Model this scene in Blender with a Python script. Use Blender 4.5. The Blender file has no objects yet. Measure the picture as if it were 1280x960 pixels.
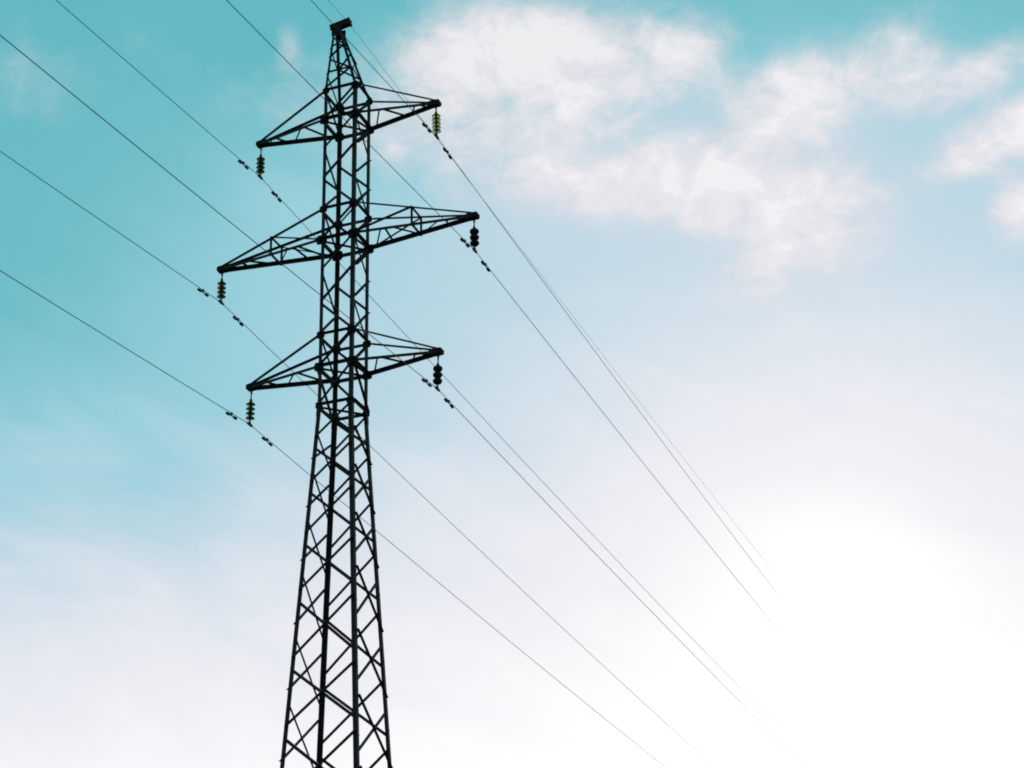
import bpy, bmesh, math, random
from mathutils import Vector, Matrix
random.seed(7)
R = math.radians
S = bpy.context.scene
COL = S.collection

# ------------------------------------------------------------------ camera
EYE = 1.6                                   # eye height over the ground
CAM = Vector((20.625, -43.206, EYE))
YAW, PITCH, ROLL = R(-19.9551), R(25.3612), R(-1.4716)
fw = Vector((math.sin(YAW) * math.cos(PITCH), math.cos(YAW) * math.cos(PITCH), math.sin(PITCH)))
rt = Vector((math.cos(YAW), -math.sin(YAW), 0))
up = rt.cross(fw)
rt, up = rt * math.cos(ROLL) + up * math.sin(ROLL), -rt * math.sin(ROLL) + up * math.cos(ROLL)
cd = bpy.data.cameras.new('camera')
cam = bpy.data.objects.new('camera', cd); COL.objects.link(cam)
m3 = Matrix((rt, up, -fw)).transposed()
cam.matrix_world = Matrix.Translation(CAM) @ m3.to_4x4()
cd.sensor_width = 36; cd.lens = 67.51
cd.clip_start = .1; cd.clip_end = 20000
S.camera = cam

# ------------------------------------------------------------------ light and exposure
SUN_AZ, SUN_EL = -10.2, 17.4                # degrees, azimuth from +Y towards +X
S.view_settings.view_transform = 'Standard'
S.view_settings.look = 'None'
S.view_settings.exposure = 0
S.view_settings.gamma = 1
S.cycles.filter_width = 1.9                  # slight softness of the lens
S.view_settings.use_curve_mapping = False
sun_dir = Vector((math.sin(R(SUN_AZ)) * math.cos(R(SUN_EL)), math.cos(R(SUN_AZ)) * math.cos(R(SUN_EL)), math.sin(R(SUN_EL))))
ld = bpy.data.lights.new('sun', 'SUN'); ld.energy = 2.6; ld.angle = R(.6); ld.color = (1, .95, .88)
lo = bpy.data.objects.new('sun', ld); COL.objects.link(lo)
lo.rotation_euler = sun_dir.to_track_quat('Z', 'Y').to_euler()

def lin(c):
    return tuple(((v / 255) / 12.92 if v / 255 <= .04045 else ((v / 255 + .055) / 1.055) ** 2.4) for v in c) + (1,)

# ------------------------------------------------------------------ sky (world): Nishita + thin bright haze towards horizon and sun + clouds
world = bpy.data.worlds.new('World'); S.world = world; world.use_nodes = True
NT = world.node_tree; NT.nodes.clear()
def nd(t, **k):
    n = NT.nodes.new(t)
    for a, v in k.items(): setattr(n, a, v)
    return n
def put(sock, v):
    if hasattr(v, 'is_output') or isinstance(v, bpy.types.NodeSocket): NT.links.new(v, sock)
    else: sock.default_value = v
def M(op, a, b=0.0, c=0.0, clamp=False):
    n = nd('ShaderNodeMath', operation=op, use_clamp=clamp)
    put(n.inputs[0], a); put(n.inputs[1], b); put(n.inputs[2], c); return n.outputs[0]
def V(op, a, b=(0, 0, 0), out=0):
    n = nd('ShaderNodeVectorMath', operation=op)
    put(n.inputs[0], a); put(n.inputs[1], b); return n.outputs[out]
def ramp(x, stops, ease='LINEAR'):
    n = nd('ShaderNodeValToRGB'); n.color_ramp.interpolation = ease
    els = n.color_ramp.elements
    while len(els) < len(stops): els.new(.5)
    for e, (p, c) in zip(els, stops):
        e.position = p; e.color = c if isinstance(c, tuple) else (c, c, c, 1)
    put(n.inputs[0], x); return n.outputs[0]
def mix(f, a, b):
    n = nd('ShaderNodeMix', data_type='RGBA')
    put(n.inputs[0], f); put(n.inputs[6], a); put(n.inputs[7], b); return n.outputs[2]
def noise(vec, scale, detail, rough, dist=0.0):
    n = nd('ShaderNodeTexNoise'); put(n.inputs['Vector'], vec)
    n.inputs['Scale'].default_value = scale; n.inputs['Detail'].default_value = detail
    n.inputs['Roughness'].default_value = rough; n.inputs['Distortion'].default_value = dist
    return n.outputs['Fac'], n.outputs['Color']
D = nd('ShaderNodeTexCoord').outputs['Generated']       # view direction in the world
D = V('NORMALIZE', D)
sp = nd('ShaderNodeSeparateXYZ'); put(sp.inputs[0], D)
el = M('MULTIPLY', M('ARCSINE', sp.outputs[2]), 180 / math.pi)
az = M('MULTIPLY', M('ARCTAN2', sp.outputs[0], sp.outputs[1]), 180 / math.pi)
cosel = M('COSINE', M('MULTIPLY', el, math.pi / 180))
th = M('MULTIPLY', M('ARCCOSINE', M('MINIMUM', V('DOT_PRODUCT', D, tuple(sun_dir), 1), 1.0)), 180 / math.pi)
# soft large-scale unevenness of the haze
n1, _ = noise(D, 5.0, 4, .55)
cx = nd('ShaderNodeCombineXYZ'); put(cx.inputs[0], sp.outputs[0]); put(cx.inputs[1], sp.outputs[1])
put(cx.inputs[2], M('ADD', M('MULTIPLY', sp.outputs[2], 3.6), M('MULTIPLY', sp.outputs[0], 1.1)))
n2, _ = noise(cx.outputs[0], 8.0, 8, .62, .8)
uneven = M('ADD', M('MULTIPLY', M('SUBTRACT', n1, .5), 5.0), M('MULTIPLY', M('SUBTRACT', n2, .5), 5.0))
VEIL = [(-26.6, 28.9, 5.2, 4.0, .24), (-19.2, 31.3, 5.0, 2.8, .26), (-7.5, 31.5, 6.0, 2.2, .14), (20, 33, 12, 4, .2), (-75, 35, 14, 5, .2)]
elw = M('ADD', el, uneven)
W1 = ramp(M('DIVIDE', elw, 40, clamp=True), [(0, 1.0), (13.6 / 40, .94), (15 / 40, .895), (17.4 / 40, .77), (19.7 / 40, .60), (22.1 / 40, .38), (24.4 / 40, .2), (28.5 / 40, 0.03), (36 / 40, 0.0)])
W2 = ramp(M('DIVIDE', M('ADD', th, M('MULTIPLY', uneven, .55)), 30, clamp=True), [(0, 1.0), (1.5 / 30, .975), (3 / 30, .925), (4.8 / 30, .845), (7 / 30, .76), (9.5 / 30, .61), (12.6 / 30, .48), (15.5 / 30, .29), (19 / 30, .07), (24 / 30, 0.0)])
w = M('MULTIPLY', M('SUBTRACT', 1.0, W1), M('SUBTRACT', 1.0, W2))
for a0, e0, ra, re, s in VEIL:              # thin veils of high haze
    x = M('MULTIPLY', M('MULTIPLY', M('SUBTRACT', az, a0), cosel), 1 / ra); y = M('MULTIPLY', M('SUBTRACT', elw, e0), 1 / re)
    w = M('MULTIPLY', w, M('SUBTRACT', 1.0, M('MULTIPLY', M('EXPONENT', M('MULTIPLY', M('ADD', M('MULTIPLY', x, x), M('MULTIPLY', y, y)), -1.0)), s)))
w = M('SUBTRACT', 1.0, w)
base = ramp(w, [(0, lin((97, 185, 195))), (.12, lin((123, 195, 205))), (.3, lin((156, 208, 220))), (.5, lin((190, 216, 228))), (.72, lin((222, 228, 236))), (.9, lin((239, 238, 242))), (.965, lin((247, 245, 247))), (1, lin((252, 250, 251)))])
# the physical sky under it, graded to the photograph's cool tone
sky = nd('ShaderNodeTexSky'); sky.sky_type = 'NISHITA'; sky.sun_disc = False
sky.sun_elevation = R(SUN_EL); sky.sun_rotation = R(SUN_AZ)
sky.air_density = 1.0; sky.dust_density = .6; sky.ozone_density = 3.0
graded = V('MULTIPLY', sky.outputs[0], (.85, .92, .95))
# clouds: soft cumulus patches at fixed bearings, broken up by noise
dw = V('ADD', D, V('MULTIPLY', V('SUBTRACT', noise(D, 14.0, 3, .5)[1], (.5, .5, .5)), (.05, .05, .05)))
cn, _ = noise(dw, 17.0, 10, .64, .3)
cf, _ = noise(V('MULTIPLY', D, (1.0, 1.0, 1.5)), 36.0, 9, .66, .35)
fbm = M('ADD', M('MULTIPLY', M('SUBTRACT', cn, .5), 2.1), M('MULTIPLY', M('SUBTRACT', cf, .5), 1.15))
wob, wobc = noise(D, 9.0, 3, .5)
sw = nd('ShaderNodeSeparateXYZ'); put(sw.inputs[0], wobc)
azw = M('ADD', az, M('MULTIPLY', M('SUBTRACT', sw.outputs[0], .5), 2.2))
elc = M('ADD', el, M('MULTIPLY', M('SUBTRACT', sw.outputs[1], .5), 1.6))
PATCHES = [(-18.23, 34.78, 4.18, 2.03, 0, 1.0), (-20.6, 35.5, 2.0, 1.3, 0, .55), (-14.51, 34.71, 1.91, 1.19, 0, .8), (-19.45, 32.83, 3.4, 1.6, 0, .62),
           (-13.16, 30.86, 4.06, 1.48, -8, 1.0), (-10.3, 32.7, 2.1, 1.6, 20, .9), (-9.70, 30.09, 2.27, 1.31, 0, .8), (-11.2, 28.4, 2.3, 1.1, 25, .7), (-8.2, 28.8, 1.6, 1.6, 50, .4),
           (-17.56, 31.23, 3.10, 1.0, 0, .6), (-3.2, 31.0, 2.1, .95, 14, 1.05), (-1.0, 31.5, 1.8, .9, 5, .9), (-2.5, 29.1, 1.1, .9, 40, .85), (-1.0, 28.4, 1.6, 1.0, 0, .7), (-6.9, 33.6, 2.6, 1.5, 28, .58),
           (-3.11, 32.9, 1.7, .8, 25, .6), (-27.78, 35.5, .45, .95, 8, .42), (-28.05, 34.15, 2.15, 1.19, 0, .27), (-36.3, 33.6, 1.5, 1.2, 0, .2),
           (-23.95, 33.45, 2.15, 1.91, 0, .45), (-5.05, 32.44, 2.15, .95, 20, .4),
           # beyond the frame, so that the sky goes on
           (6, 33, 4, 2, 10, .9), (18, 28, 5, 1.8, 0, .8), (-52, 30, 5, 2, -8, .7), (-12, 47, 7, 3, 10, .8), (-70, 40, 8, 3, 0, .8), (40, 42, 8, 3, 12, .8), (95, 30, 9, 3, 0, .8), (-130, 35, 9, 3, 5, .8), (170, 40, 9, 4, 0, .8)]
tot = None
for a0, e0, ra, re, rot, s in PATCHES:
    dx = M('MULTIPLY', M('SUBTRACT', azw, a0), cosel); dy = M('SUBTRACT', elc, e0)
    c, q = math.cos(R(rot)), math.sin(R(rot))
    x = M('ADD', M('MULTIPLY', dx, c / ra), M('MULTIPLY', dy, q / ra))
    y = M('ADD', M('MULTIPLY', dx, -q / re), M('MULTIPLY', dy, c / re))
    g = M('MULTIPLY', M('EXPONENT', M('MULTIPLY', M('POWER', M('ADD', M('MULTIPLY', x, x), M('MULTIPLY', y, y)), 1.35), -1.0)), s)
    tot = g if tot is None else M('SUBTRACT', M('ADD', tot, g), M('MULTIPLY', M('MULTIPLY', tot, g), .8))
dens = M('ADD', M('MULTIPLY', tot, 1.08), M('MULTIPLY', fbm, M('ADD', M('MULTIPLY', tot, .62), .32)))
mr = nd('ShaderNodeMapRange', interpolation_type='SMOOTHSTEP')
put(mr.inputs[0], dens); mr.inputs[1].default_value = .05; mr.inputs[2].default_value = 1.02
alpha = M('MULTIPLY', mr.outputs[0], .88)
ccol = ramp(M('ADD', M('MULTIPLY', dens, .8), M('MULTIPLY', M('SUBTRACT', cf, .42), .9)), [(0, lin((212, 218, 228))), (.5, lin((227, 223, 230))), (.9, lin((242, 236, 239))), (1, lin((250, 244, 245)))])
col = mix(alpha, base, ccol)
# brightness keeps climbing past white close to the veiled sun
gain = M('ADD', 1.0, ramp(M('DIVIDE', th, 12.0), [(0, .85), (1.5 / 12, .38), (2.5 / 12, .12), (3.4 / 12, .035), (4.6 / 12, .006), (6 / 12, 0.0)], 'B_SPLINE'))
low = ramp(M('DIVIDE', el, 40, clamp=True), [(0, .16), (9 / 40, .1), (13 / 40, .05), (15 / 40, .02), (17.5 / 40, 0.0)], 'B_SPLINE')   # bright band of haze low over the horizon
x = M('MULTIPLY', M('MULTIPLY', M('SUBTRACT', az, -9.5), cosel), 1 / 7.0); y = M('MULTIPLY', M('SUBTRACT', el, 12.5), 1 / 3.4)
under = M('MULTIPLY', M('EXPONENT', M('MULTIPLY', M('ADD', M('MULTIPLY', x, x), M('MULTIPLY', y, y)), -1.0)), .34)   # glare spreading in the low haze under the sun
gain = M('ADD', M('ADD', gain, low), under)
sc = nd('ShaderNodeVectorMath', operation='SCALE'); put(sc.inputs[0], col); away = ramp(M('DIVIDE', th, 180.0), [(0, 1.0), (30 / 180, 1.0), (75 / 180, .66), (1, .46)])   # the sky is dimmer away from the sun
put(sc.inputs[3], M('MULTIPLY', M('MULTIPLY', gain, away), 9.66))
sm = V('ADD', sc.outputs[0], V('MULTIPLY', graded, (.05, .05, .05)))
bg = nd('ShaderNodeBackground'); bg.inputs['Strength'].default_value = .1
put(bg.inputs['Color'], sm)
ow = nd('ShaderNodeOutputWorld'); NT.links.new(bg.outputs[0], ow.inputs[0])

# ------------------------------------------------------------------ materials
def mat(name, c1, c2, rough=.6, metal=0.0, scale=6.0, spec=.3, bump=0.0):
    m = bpy.data.materials.new(name); m.use_nodes = True
    t = m.node_tree; b = t.nodes['Principled BSDF']
    tc = t.nodes.new('ShaderNodeTexCoord'); n = t.nodes.new('ShaderNodeTexNoise')
    n.inputs['Scale'].default_value = scale; n.inputs['Detail'].default_value = 6; n.inputs['Roughness'].default_value = .65
    r = t.nodes.new('ShaderNodeValToRGB')
    r.color_ramp.elements[0].position = .35; r.color_ramp.elements[0].color = (*c1, 1)
    r.color_ramp.elements[1].position = .68; r.color_ramp.elements[1].color = (*c2, 1)
    t.links.new(tc.outputs['Object'], n.inputs['Vector']); t.links.new(n.outputs['Fac'], r.inputs[0])
    t.links.new(r.outputs[0], b.inputs['Base Color'])
    b.inputs['Roughness'].default_value = rough; b.inputs['Metallic'].default_value = metal
    b.inputs['Specular IOR Level'].default_value = spec
    if bump:
        bp = t.nodes.new('ShaderNodeBump'); bp.inputs['Strength'].default_value = bump; bp.inputs['Distance'].default_value = .05
        t.links.new(n.outputs['Fac'], bp.inputs['Height']); t.links.new(bp.outputs[0], b.inputs['Normal'])
    return m
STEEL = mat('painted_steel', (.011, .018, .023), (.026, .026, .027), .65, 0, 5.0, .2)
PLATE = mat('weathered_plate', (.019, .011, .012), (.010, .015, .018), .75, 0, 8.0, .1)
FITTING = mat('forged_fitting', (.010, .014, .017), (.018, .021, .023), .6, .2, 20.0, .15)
ALU = mat('weathered_conductor', (.018, .036, .042), (.035, .055, .06), .5, .3, 30.0, .15)
DARKDISC = mat('dark_glazed_porcelain', (.010, .011, .012), (.018, .018, .018), .6, 0, 10.0, .1)
CONC = mat('concrete', (.28, .27, .25), (.38, .37, .35), .9, 0, 4.0)
GRASS = mat('meadow', (.035, .050, .018), (.075, .085, .035), .95, 0, .35, .1, .6)
def glass(name, col, tr):
    m = bpy.data.materials.new(name); m.use_nodes = True
    t = m.node_tree; b = t.nodes['Principled BSDF']
    b.inputs['Base Color'].default_value = (*col, 1); b.inputs['Roughness'].default_value = .22
    b.inputs['IOR'].default_value = 1.45; b.inputs['Transmission Weight'].default_value = tr
    return m
GREEN = glass('dark_green_glass', (.15, .17, .065), .65)
PALEGREEN = glass('pale_green_glass', (.86, .82, .36), .9)

# ------------------------------------------------------------------ helpers
def link(name, bm, m, parent=None, smooth=False):
    bmesh.ops.recalc_face_normals(bm, faces=bm.faces)
    me = bpy.data.meshes.new(name); bm.to_mesh(me); bm.free()
    if smooth:
        for p in me.polygons: p.use_smooth = True
    me.materials.append(m)
    o = bpy.data.objects.new(name, me); COL.objects.link(o)
    if parent is not None: o.parent = parent
    return o
def empty(name, loc, label, cat, group=None):
    o = bpy.data.objects.new(name, None); COL.objects.link(o); o.location = loc; o.empty_display_size = .3
    o['label'] = label; o['category'] = cat
    if group: o['group'] = group
    return o
def extrude(bm, prof, p, q, b, c):
    """profile [(s,t)] swept from p to q in the axes b, c"""
    A = [bm.verts.new(p + b * s + c * t) for s, t in prof]
    B = [bm.verts.new(q + b * s + c * t) for s, t in prof]
    n = len(prof)
    for i in range(n): bm.faces.new((A[i], A[(i + 1) % n], B[(i + 1) % n], B[i]))
    bm.faces.new(A[::-1]); bm.faces.new(B)
def frame(p, q, ref):
    a = (q - p).normalized(); c = (ref - a * ref.dot(a)).normalized(); return a, a.cross(c).normalized(), c
def angle(bm, p, q, flat_n, wd, t=.008, flip=1, off=0.0, cut=0.0, edge=0):
    """steel angle from p to q: one flange lies flat (normal flat_n) and the other stands along -flat_n (flip=-1: +flat_n)"""
    p, q = Vector(p), Vector(q); a, b, c = frame(p, q, Vector(flat_n))
    p = p + a * cut; q = q - a * cut
    k = -1 if flip > 0 else 1
    prof = [(-wd / 2, 0), (wd / 2, 0), (wd / 2, k * t), (-wd / 2 + t, k * t), (-wd / 2 + t, k * wd), (-wd / 2, k * wd)]
    mir = -1 if edge * b.z > 0 else 1        # edge: the standing flange runs along the upper (1) or lower (-1) edge
    extrude(bm, [(s * mir, u + off) for s, u in prof], p, q, b, c)
def leg_angle(bm, p, q, sx, sy, wd, t):
    """corner post: heel outside, flanges run inwards along X and Y"""
    p, q = Vector(p), Vector(q); X = Vector((-sx, 0, 0)); Y = Vector((0, -sy, 0))
    prof = [(0, 0), (wd, 0), (wd, t), (t, t), (t, wd), (0, wd)]
    extrude(bm, prof, p, q, X, Y)
def tube(bm, pts, r, n=6):
    rings = []
    for i, p in enumerate(pts):
        d = (pts[min(i + 1, len(pts) - 1)] - pts[max(i - 1, 0)]).normalized()
        b = d.cross(Vector((0, 0, 1)) if abs(d.z) < .9 else Vector((1, 0, 0))).normalized(); c = b.cross(d)
        rings.append([bm.verts.new(p + b * math.cos(k * 2 * math.pi / n) * r + c * math.sin(k * 2 * math.pi / n) * r) for k in range(n)])
    for A, B in zip(rings, rings[1:]):
        for k in range(n): bm.faces.new((A[k], A[(k + 1) % n], B[(k + 1) % n], B[k]))
    bm.faces.new(rings[0][::-1]); bm.faces.new(rings[-1])
def lathe(bm, prof, n=20, base=Vector((0, 0, 0))):
    rings = [[bm.verts.new(base + Vector((r * math.cos(k * 2 * math.pi / n), r * math.sin(k * 2 * math.pi / n), z))) for k in range(n)] for r, z in prof]
    for A, B in zip(rings, rings[1:]):
        for k in range(n): bm.faces.new((A[k], A[(k + 1) % n], B[(k + 1) % n], B[k]))
    bm.faces.new(rings[0][::-1]); bm.faces.new(rings[-1])
def plate(bm, c, u, v, n, a, b, t, cutc=.3):
    """clipped-corner plate centred at c, half sizes a (along u) and b (along v), thickness t"""
    c, u, v, n = Vector(c), Vector(u), Vector(v), Vector(n)
    ka, kb = a * cutc, b * cutc
    prof = [(-a + ka, -b), (a - ka, -b), (a, -b + kb), (a, b - kb), (a - ka, b), (-a + ka, b), (-a, b - kb), (-a, -b + kb)]
    extrude(bm, prof, c - n * t / 2, c + n * t / 2, u, v)
def box(bm, c, s):
    c = Vector(c); x, y, z = s[0] / 2, s[1] / 2, s[2] / 2
    extrude(bm, [(-x, -y), (x, -y), (x, y), (-x, y)], c - Vector((0, 0, z)), c + Vector((0, 0, z)), Vector((1, 0, 0)), Vector((0, 1, 0)))

# ------------------------------------------------------------------ ground
bm = bmesh.new()
N, L = 60, 6000.0
def gx(i): u = i / N * 2 - 1; return math.copysign(abs(u) ** 3, u) * L
def gz(x, y):
    d = math.hypot(x, y)
    return min(1, max(0, (d - 25) / 80)) * (.5 * math.sin(x * .021 + 1) * math.cos(y * .017) - .6)
gv = [[None] * (N + 1) for _ in range(N + 1)]
for i in range(N + 1):
    for j in range(N + 1):
        x, y = gx(i), gx(j); gv[i][j] = bm.verts.new((x, y, gz(x, y) if math.hypot(x - CAM.x, y - CAM.y) > 6 else 0))
for i in range(N):
    for j in range(N): bm.faces.new((gv[i][j], gv[i + 1][j], gv[i + 1][j + 1], gv[i][j + 1]))
g = link('ground', bm, GRASS, smooth=True); g['kind'] = 'structure'

# ------------------------------------------------------------------ the pylon
H = 23.1245 + EYE                           # height of the lowest cross-arms
HW, TAP, ZW = .512, .0544, -1.17            # half width of the shaft, taper below the waist, waist
ZL1, ZM0, ZM1, ZT0, ZT1 = .974, 4.0, 4.995, 8.014, 9.02
PX, PH, PZ = -.335, .125, 11.40             # top of the peak: offset, half width, height
def hw(z): return HW if z >= ZW else HW + TAP * (ZW - z)
CORN = {'a': (-1, -1), 'b': (-1, 1), 'c': (1, -1), 'd': (1, 1)}
def node(k, z):
    sx, sy = CORN[k]
    if z <= ZT1: h = hw(z); return Vector((sx * h, sy * h, H + z))
    f = (z - ZT1) / (PZ - ZT1); h = HW + (PH - HW) * f
    return Vector((PX * f + sx * h, sy * h, H + z))
NEAR, FAR, LEFT, RIGHT = Vector((0, -1, 0)), Vector((0, 1, 0)), Vector((-1, 0, 0)), Vector((1, 0, 0))
pylon = empty('lattice_pylon', (0, 0, 0), 'tall dark steel lattice pylon with three pairs of cross-arms, standing against the bright sky', 'pylon')

for k, (sx, sy) in CORN.items():
    bm = bmesh.new()
    leg_angle(bm, node(k, -H + .12), node(k, ZW), sx, sy, .118, .013)
    leg_angle(bm, node(k, ZW), node(k, ZT1), sx, sy, .104, .011)
    leg_angle(bm, node(k, ZT1), node(k, PZ), sx, sy, .075, .009)
    # splice cover at the waist
    extrude(bm, [(-.012, -.012), (.115, -.012), (.115, -.002), (-.002, -.002), (-.002, .115), (-.012, .115)], node(k, ZW - .34), node(k, ZW + .05), Vector((-sx, 0, 0)), Vector((0, -sy, 0)))
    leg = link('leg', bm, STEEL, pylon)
    # climbing pegs / bolt ends along the post
    for i in range(40):
        z = -12.4 + i * .6
        if z > ZW + .2: break
        p = node(k, z) + Vector((-sx * .05, 0, 0))
        if i % 3 == (1 if k in 'ad' else 0):
            bm = bmesh.new(); tube(bm, [node(k, z) + Vector((sx * -.02, -sy * .06, 0)), node(k, z) + Vector((sx * .034, -sy * .06, 0))], .012)
            link('step_bolt', bm, FITTING, leg)
    bm = bmesh.new(); b0 = node(k, -H)
    extrude(bm, [(-.45, -.45), (.45, -.45), (.45, .45), (-.45, .45)], Vector((b0.x - sx * .05, b0.y - sy * .05, -.6)), Vector((b0.x - sx * .05, b0.y - sy * .05, .12)), Vector((1, 0, 0)), Vector((0, 1, 0)))
    link('footing', bm, CONC, pylon)

def brace(name, k1, z1, k2, z2, n, wd, inner=False, cut=.03, edge=0):
    bm = bmesh.new(); p, q = node(k1, z1), node(k2, z2)
    wd *= 1.17
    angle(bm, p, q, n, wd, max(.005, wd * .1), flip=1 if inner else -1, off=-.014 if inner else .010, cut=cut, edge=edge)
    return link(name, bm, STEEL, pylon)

# lower body: crossed diagonals, joints of neighbouring faces staggered
JN = [ZW, -2.29, -3.60, -5.08, -6.68, -8.51, -10.31, -12.3, -14.4, -16.6, -19.0, -21.7, -24.4]
JS = [ZW, -1.78, -2.93, -4.34, -5.86, -7.61, -9.36, -11.2, -13.3, -15.5, -17.8, -20.3, -23.2]
G = .13
for i in range(len(JN) - 1):
    t, b = JN[i] - (G if i else .06), JN[i + 1] + G
    wd = .062 + .0012 * i
    brace('diagonal_brace', 'c', t, 'a', b, NEAR, wd); brace('diagonal_brace', 'a', t, 'c', b, NEAR, wd, True)
    brace('diagonal_brace', 'd', t, 'b', b, FAR, wd, True, edge=-1); brace('diagonal_brace', 'b', t, 'd', b, FAR, wd)
for i in range(len(JS) - 1):
    t, b = JS[i] - (G if i else .06), JS[i + 1] + G
    if i == 0: continue
    brace('diagonal_brace', 'b', t, 'a', b, LEFT, .045); brace('diagonal_brace', 'a', t, 'b', b, LEFT, .045, True)
    brace('diagonal_brace', 'c', t, 'd', b, RIGHT, .045, cut=.085); brace('diagonal_brace', 'd', t, 'c', b, RIGHT, .048, True, edge=1)

# shaft: single lacing between the arm levels
def shaft(zt, zb):
    """three panels between one pair of arms (top zt) and the next below (zb)"""
    d = (zt - zb) / 3; z = [zt, zt - d, zt - 2 * d, zb]
    for (k1, i, k2, j, n, wd, inn) in [('c', 0, 'a', 1, NEAR, .062, 0), ('c', 1, 'a', 2, NEAR, .082, 0), ('a', 2, 'c', 3, NEAR, .064, 1),
                                       ('a', 1, 'b', 2, LEFT, .05, 1), ('b', 2, 'a', 3, LEFT, .05, 0),
                                       ('b', 1, 'd', 2, FAR, .064, 1), ('d', 2, 'b', 3, FAR, .05, 0),
                                       ('d', 0, 'c', 1, RIGHT, .085, 0), ('c', 0, 'd', 1, RIGHT, .042, 1), ('d', 1, 'c', 2, RIGHT, .05, 0), ('d', 2, 'c', 3, RIGHT, .05, 0), ('c', 2, 'd', 3, RIGHT, .042, 1)]:
        brace('shaft_brace', k1, z[i], k2, z[j], n, wd, bool(inn))
def armpanel(z1, z0):
    brace('shaft_brace', 'c', z1, 'a', z0, NEAR, .074); brace('shaft_brace', 'b', z1, 'd', z0, FAR, .064, True)
    brace('shaft_brace', 'a', z1, 'b', z0, LEFT, .05, True); brace('shaft_brace', 'd', z1, 'c', z0, RIGHT, .058)
def ring(z, wd=.062):
    for k1, k2, n in (('a', 'c', NEAR), ('b', 'd', FAR), ('a', 'b', LEFT), ('c', 'd', RIGHT)):
        brace('horizontal_strut', k1, z, k2, z, n, wd, cut=.012)
for z1, z0 in ((ZT1, ZT0), (ZM1, ZM0), (ZL1, 0.0)): armpanel(z1, z0); ring(z1, .055); ring(z0, .07)
shaft(ZT0, ZM1); shaft(ZM0, ZL1)
brace('shaft_brace', 'c', -.02, 'a', ZW, NEAR, .065); brace('shaft_brace', 'a', -.02, 'c', ZW, NEAR, .05, True)
brace('shaft_brace', 'b', -.02, 'd', ZW, FAR, .06, True); brace('shaft_brace', 'c', -.02, 'd', ZW, RIGHT, .05); brace('shaft_brace', 'a', -.02, 'b', ZW, LEFT, .05)
ring(ZW, .06)
# plan bracing inside the arm levels
for z in (ZT0, ZM0, 0.0, ZW):
    bm = bmesh.new(); angle(bm, node('a', z) + Vector((.03, .03, -.03)), node('d', z) - Vector((.03, .03, .03)), (0, 0, 1), .05, .005); link('plan_brace', bm, STEEL, pylon)

# gusset plates
def gusset(k, z, ax, ay, b, nx=0.0, ny=0.0):
    sx, sy = CORN[k]; p = node(k, z)
    bm = bmesh.new(); plate(bm, (p.x - sx * nx, p.y + sy * .004, p.z), (1, 0, 0), (0, 0, 1), (0, 1, 0), ax, b, .012); link('gusset_plate', bm, PLATE, pylon)
    bm = bmesh.new(); plate(bm, (p.x + sx * .004, p.y - sy * ny, p.z), (0, 1, 0), (0, 0, 1), (1, 0, 0), ay, b * .9, .012); link('gusset_plate', bm, PLATE, pylon)
for k in CORN:
    for z, s in ((ZT1, .82), (ZT0, 1.05), (ZM1, .88), (ZM0, 1.2), (ZL1, .9), (0.0, 1.05), (ZW, .8)):
        gusset(k, z - .01, .135 * s, .105 * s, .125 * s, .02 if z in (ZT0, ZM0, 0.0) else .05, .06)

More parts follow.
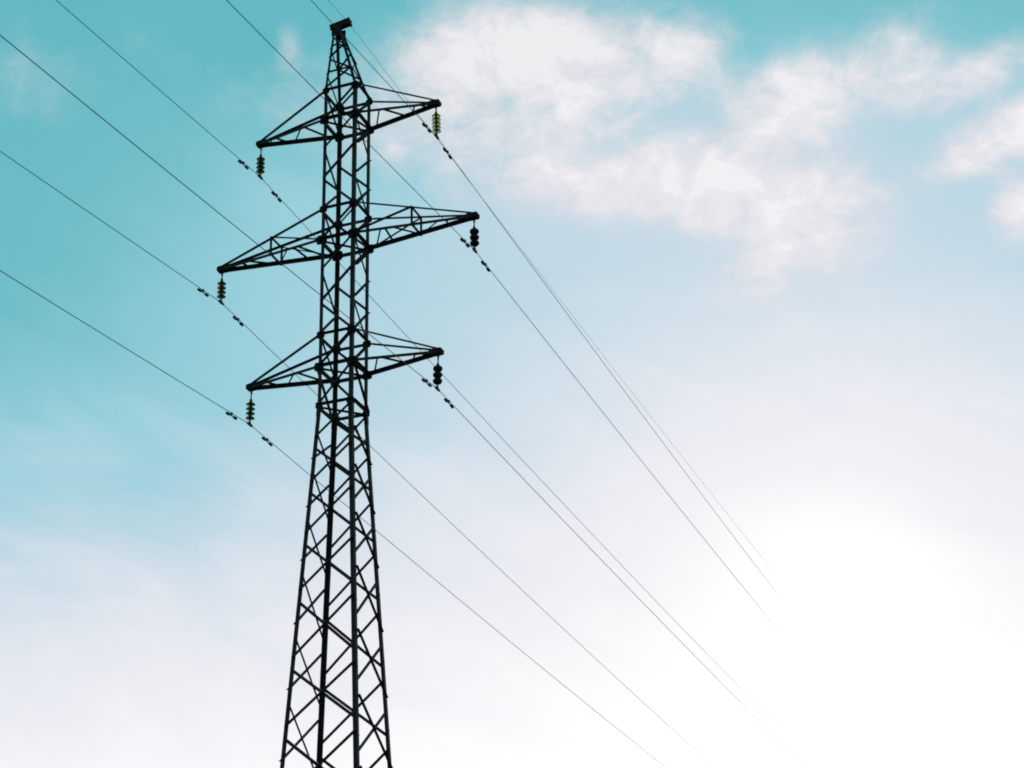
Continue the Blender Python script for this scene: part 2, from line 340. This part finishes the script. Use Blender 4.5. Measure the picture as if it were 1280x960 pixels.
# cross-arms
def cross_arm(side, XT, z0, z1, big):
    s = side; near, far = ('c', 'd') if s > 0 else ('a', 'b')
    arm = bpy.data.objects.new('cross_arm', None); COL.objects.link(arm); arm.parent = pylon; arm.location = (s * HW, 0, H + z0)
    base = Vector((s * HW, 0, H + z0))
    def add(name, bm, m=STEEL): return link(name, bm, m, arm)
    def L(p): return Vector(p) - base
    tipy = .055
    TN, TF = Vector((s * (XT - .02), -tipy, H + z0)), Vector((s * (XT - .02), tipy, H + z0))
    B = {near: node(near, z0), far: node(far, z0)}; T = {near: node(near, z1), far: node(far, z1)}
    def low(k, x): p = B[k]; q = TN if k == near else TF; f = (x - HW) / (XT - .02 - HW); return p.lerp(q, f)
    def hi(k, x): p = T[k]; q = (TN if k == near else TF) + Vector((0, 0, .09)); f = (x - HW) / (XT - .02 - HW); return p.lerp(q, f)
    for k, sy in ((near, -1), (far, 1)):
        bm = bmesh.new(); angle(bm, L(B[k]), L(TN if sy < 0 else TF), (0, sy, 0), .10 if sy > 0 else .085, .011, flip=1, off=.012, edge=1)
        add('bottom_chord', bm)
        bm = bmesh.new(); angle(bm, L(T[k]), L((TN if sy < 0 else TF) + Vector((0, 0, .09))), (0, sy, 0), .062 if sy > 0 else .052, .007, flip=1, off=.010)
        add('tie_rod', bm)
    def lace(p, q, wd=.045):
        bm = bmesh.new(); angle(bm, L(p) + Vector((0, 0, .01)), L(q) + Vector((0, 0, .01)), (0, 0, 1), wd, .006); add('lacing_bar', bm)
    if not big:
        f = (XT - HW)
        lace(low(near, HW + .29 * f), low(far, HW + .09 * f)); lace(low(near, HW + .35 * f), low(far, HW + .56 * f)); lace(low(near, HW + .73 * f), low(far, HW + .61 * f))
        lace(low(near, HW + .80 * f), low(far, HW + .88 * f), .04)
    else:
        f = (XT - HW); xp = HW + .485 * f
        lace(low(near, HW + .22 * f), low(far, HW + .07 * f)); lace(low(near, HW + .26 * f), low(far, HW + .235 * f)); lace(low(near, HW + .33 * f), low(far, xp), .038)
        lace(low(near, xp), low(far, xp), .05); lace(low(near, HW + .70 * f), low(far, HW + .51 * f)); lace(low(near, HW + .77 * f), low(far, HW + .74 * f)); lace(low(near, HW + .86 * f), low(far, HW + .90 * f), .04)
        for k, sy in ((near, -1), (far, 1)):
            bm = bmesh.new(); angle(bm, L(low(k, xp)) - Vector((0, 0, .06)), L(hi(k, xp)) + Vector((0, 0, .03)), (0, sy, 0), .052, .006, off=.022, flip=-1); add('post', bm)
            bm = bmesh.new(); angle(bm, L(B[k]), L(hi(k, xp)), (0, sy, 0), .05 if sy < 0 else .036, .006, off=.024, flip=-1); add('diagonal', bm)
        lace(hi(near, xp), hi(far, xp), .045)
    # tip: side plates, end cap and hanger lug
    bm = bmesh.new()
    for sy in (-1, 1):
        plate(bm, Vector((s * (XT - .10), sy * (tipy + .028), H + z0 + .03)) - base, (1, 0, 0), (0, 0, 1), (0, 1, 0), .19, .085, .012, .35)
    box(bm, Vector((s * (XT + .02), 0, H + z0 + .02)) - base, (.10, .165, .15))
    add('tip_plate', bm, PLATE)
    bm = bmesh.new(); plate(bm, Vector((s * (XT - .05), 0, H + z0 - .06)) - base, (1, 0, 0), (0, 0, 1), (0, 1, 0), .04, .06, .02); add('hanger_lug', bm, FITTING)
XT, XM, XL = 2.87, 3.99, 2.88
for side in (-1, 1):
    cross_arm(side, XT, ZT0, ZT1, False); cross_arm(side, XM, ZM0, ZM1, True); cross_arm(side, XL, 0.0, ZL1, False)

# earth-wire peak: leans towards the left, with a bracket reaching back over the axis
def pk(k, f): return node(k, ZT1 + f * (PZ - ZT1))
def pbrace(k1, f1, k2, f2, n, wd=.042, inner=False):
    bm = bmesh.new(); angle(bm, pk(k1, f1), pk(k2, f2), n, wd, .005, flip=1 if inner else -1, off=-.012 if inner else .008, cut=.02); link('peak_brace', bm, STEEL, pylon)
for (k1, k2, n, ph) in (('a', 'c', NEAR, 0), ('b', 'd', FAR, 0), ('a', 'b', LEFT, 1), ('c', 'd', RIGHT, 1)):
    fs = [0.03, .30, .53, .73, .9]
    for i in range(4):
        u, v = (k1, k2) if (i + ph) % 2 == 0 else (k2, k1)
        pbrace(u, fs[i], v, fs[i + 1], n, .046 if ph == 0 else .04, bool(i % 2))
pbrace('a', .30, 'c', .30, NEAR, .04); pbrace('b', .30, 'd', .30, FAR, .04)
bm = bmesh.new()
plate(bm, (PX, -.140, H + PZ - .03), (1, 0, 0), (0, 0, 1), (0, 1, 0), .17, .17, .012, .2)
plate(bm, (PX, .135, H + PZ - .03), (1, 0, 0), (0, 0, 1), (0, 1, 0), .17, .17, .012, .2)
link('peak_plate', bm, PLATE, pylon)
bm = bmesh.new()
pA, pB = Vector((-.60, 0, H + PZ + .19)), Vector((.065, 0, H + PZ + .30))
a = (pB - pA).normalized(); bY = Vector((0, 1, 0)); cZ = bY.cross(a) * -1
for sy in (-1, 1):                           # two channels back to back
    y0 = sy * .05
    prof = [(y0, -.09), (y0 + sy * .055, -.09), (y0 + sy * .055, -.08), (y0 + sy * .009, -.08), (y0 + sy * .009, .08), (y0 + sy * .055, .08), (y0 + sy * .055, .09), (y0, .09)]
    extrude(bm, prof, pA, pB, bY, cZ)
for f in (.04, .35, .68, .96):
    extrude(bm, [(-.0485, -.075), (.0485, -.075), (.0485, .075), (-.0485, .075)], pA.lerp(pB, f) - a * .015, pA.lerp(pB, f) + a * .015, bY, cZ)
link('earth_wire_bracket', bm, STEEL, pylon)
EX, EZ = .05, H + 11.56
bm = bmesh.new(); tube(bm, [Vector((EX, 0, pB.z - .02)), Vector((EX, 0, EZ + .02))], .018); plate(bm, (EX, 0, EZ + .01), (0, 1, 0), (0, 0, 1), (1, 0, 0), .09, .03, .035, .5)
link('earth_wire_clamp', bm, FITTING, pylon)

# ------------------------------------------------------------------ line hardware
FOOT = {'LT': (-2.815, 6.905), 'LM': (-3.93, 2.945), 'LL': (-2.845, -1.11), 'RT': (2.835, 6.915), 'RM': (3.945, 2.935), 'RL': (2.80, -1.075)}
SL = {'LT': (.0001, -.0979, .0019, -.0247), 'LM': (0, -.1139, -.0029, -.0347), 'LL': (0, -.0972, .0028, -.0228), 'RT': (0, -.1036, .0008, -.0279), 'RM': (-.0003, -.0994, .0013, -.0199), 'RL': (.0006, -.0941, .0003, -.0149)}
KK = .00025
LEVEL = {'T': ('top', ZT0, XT), 'M': ('middle', ZM0, XM), 'L': ('bottom', 0.0, XL)}
SIDE = {'L': 'left', 'R': 'right'}
def wire_pt(k, y):
    x0, z0 = FOOT[k]; dl, sl, dr, sr = SL[k]
    if y < 0: return Vector((x0 + dl * y, y, H + z0 + sl * -y + KK * y * y))
    return Vector((x0 + dr * y, y, H + z0 + sr * y + KK * y * y))
YS = [-150 + 5 * i for i in range(20)] + [-50 + 2 * i for i in range(24)] + [-2, -1, -.4, -.15, .15, .4, 1, 2] + [4 + 3 * i for i in range(42)] + [135 + 10 * i for i in range(13)]
for k in FOOT:
    pts = [wire_pt(k, y) for y in YS]; o = wire_pt(k, 0)
    bm = bmesh.new(); tube(bm, [p - o for p in pts], .0098)
    c = link('power_cable', bm, ALU, smooth=True); c.location = o
    c['label'] = f'dark power cable held under the tip of the {LEVEL[k[1]][0]} {SIDE[k[0]]} cross-arm'
    c['category'] = 'cable'; c['group'] = 'power cables strung on the pylon'
eo = Vector((EX, 0, EZ))
bm = bmesh.new()
tube(bm, [Vector(((-.0011 if y > 0 else 0) * y, y, (-.0895 if y < 0 else -.0044) * abs(y) + KK * y * y)) for y in YS], .0056)
c = link('earth_wire', bm, ALU, smooth=True); c.location = eo
c['label'] = 'thinnest wire, running over the very top of the pylon'; c['category'] = 'cable'

DISC_G = [(.022, .062), (.045, .060), (.048, .030), (.075, .022), (.105, .006), (.127, -.014), (.127, -.022), (.112, -.016), (.098, -.032), (.088, -.014), (.072, -.036), (.060, -.014), (.035, -.02), (.02, -.04)]
CAP = [(.018, .085), (.036, .080), (.044, .060), (.050, .034), (.046, .026)]
DISC_D = [(.03, .095), (.06, .092), (.09, .07), (.122, .04), (.132, .008), (.128, -.03), (.11, -.055), (.09, -.07), (.06, -.085), (.03, -.092)]
def insulator(k):
    side, lev = SIDE[k[0]], LEVEL[k[1]]
    top = Vector((math.copysign(lev[2] - .05, FOOT[k][0]), 0, H + lev[1] - .10)); foot = wire_pt(k, 0)
    kind = {'RT': 'p', 'RM': 'd', 'RL': 'd'}.get(k, 'g')
    txt = {'p': 'pale translucent green glass insulator string of five discs', 'd': 'solid black insulator string of three thick discs', 'g': 'dark green glass insulator string of four discs'}[kind]
    ins = empty('insulator_string', top, f'{txt} hanging from the {lev[0]} {side} cross-arm', 'insulator', 'insulator strings under the cross-arms')
    ln = (top - foot).length; ax = (foot - top).normalized()
    tilt = Vector((0, 0, -1)).rotation_difference(ax); ins.rotation_mode = 'QUATERNION'; ins.rotation_quaternion = tilt
    n, pit = {'p': (5, .130), 'g': (4, .142), 'd': (3, .185)}[kind]
    z_end = -(ln - .13); z_start = z_end + pit * n
    bm = bmesh.new(); tube(bm, [Vector((0, 0, .03)), Vector((0, 0, z_start - .01))], .019, 8)
    box(bm, (0, 0, z_start + .03), (.06, .06, .07)); box(bm, (0, 0, -.03), (.03, .07, .10))
    link('hanger_rod', bm, FITTING, ins)
    for i in range(n):
        zc = z_start - pit * (i + .5)
        bm = bmesh.new(); lathe(bm, [(r, z + zc) for r, z in (DISC_D if kind == 'd' else DISC_G)], 24)
        d = link('disc', bm, {'p': PALEGREEN, 'g': GREEN, 'd': DARKDISC}[kind], ins, smooth=True)
        bm = bmesh.new(); lathe(bm, [(r, z + zc) for r, z in CAP], 16); tube(bm, [Vector((0, 0, zc + .03)), Vector((0, 0, zc - pit * .55))], .021, 8)
        link('cap', bm, FITTING, d)
    bm = bmesh.new(); tube(bm, [Vector((0, 0, z_end + .01)), Vector((0, 0, -ln + .05))], .022, 8)
    box(bm, (0, 0, -ln + .055), (.05, .05, .06))
    link('clevis', bm, FITTING, ins)
    bm = bmesh.new()                         # suspension clamp: boat-shaped trough under the cable
    secs = [(-.17, .014, .02), (-.10, .03, .045), (0, .036, .06), (.10, .03, .045), (.17, .014, .02)]
    rings = []
    for y, hw_, dp in secs:
        zz = wire_pt(k, y).z - foot.z
        rings.append([bm.verts.new(Vector((x, y, -ln + zz + z))) for x, z in ((-hw_, .022), (hw_, .022), (hw_ * .9, -dp * .5), (0, -dp), (-hw_ * .9, -dp * .5))])
    for A, B in zip(rings, rings[1:]):
        for i in range(5): bm.faces.new((A[i], A[(i + 1) % 5], B[(i + 1) % 5], B[i]))
    bm.faces.new(rings[0][::-1]); bm.faces.new(rings[-1])
    link('suspension_clamp', bm, FITTING, ins)
for k in FOOT: insulator(k)

# vibration dampers: two weights on a short messenger, clamped under the cable
def damper_meshes():
    bm = bmesh.new(); pts = [Vector((0, -.20 + .4 * i / 8, -.062 - .013 * abs(i - 4) / 4)) for i in range(9)]
    tube(bm, pts, .011, 6); a = bm
    b = []
    for s in (-1, 1):
        bm = bmesh.new(); prof = [(.012, -.105), (.030, -.100), (.040, -.070), (.041, .03), (.034, .075), (.018, .105)]
        n = 12
        rings = [[bm.verts.new(Vector((r * math.cos(q * 2 * math.pi / n), s * (.195 + z * -1.0), -.075 + r * math.sin(q * 2 * math.pi / n)))) for q in range(n)] for r, z in prof]
        for A, B in zip(rings, rings[1:]):
            for q in range(n): bm.faces.new((A[q], A[(q + 1) % n], B[(q + 1) % n], B[q]))
        bm.faces.new(rings[0][::-1]); bm.faces.new(rings[-1]); b.append(bm)
    c = bmesh.new(); box(c, (0, 0, -.045), (.03, .05, .085)); box(c, (0, 0, 0), (.05, .055, .045))
    return a, b, c
proto = None
DY = {'L': (-1.05, 1.06), 'R': (-.74, .82)}
for k in FOOT:
    for j, y in enumerate(DY[k[0]]):
        p = wire_pt(k, y); d = (wire_pt(k, y + .1) - wire_pt(k, y - .1)).normalized()
        lab = f'small two-weight damper on the {LEVEL[k[1]][0]} {SIDE[k[0]]} cable, {"up-left" if j == 0 else "down-right"} of its insulator'
        if proto is None:
            a, b, c = damper_meshes()
            r = empty('vibration_damper', p, lab, 'damper', 'vibration dampers on the power cables'); proto = r
            link('messenger_cable', a, FITTING, r)
            for w_ in b: link('weight', w_, FITTING, r, smooth=True)
            link('clamp', c, FITTING, r)
        else:
            r = proto.copy(); COL.objects.link(r); r.location = p; r['label'] = lab
            for ch in proto.children:
                q = ch.copy(); COL.objects.link(q); q.parent = r
        r.rotation_euler = (math.atan2(d.z, math.hypot(d.x, d.y)), 0, math.atan2(-d.x, d.y))
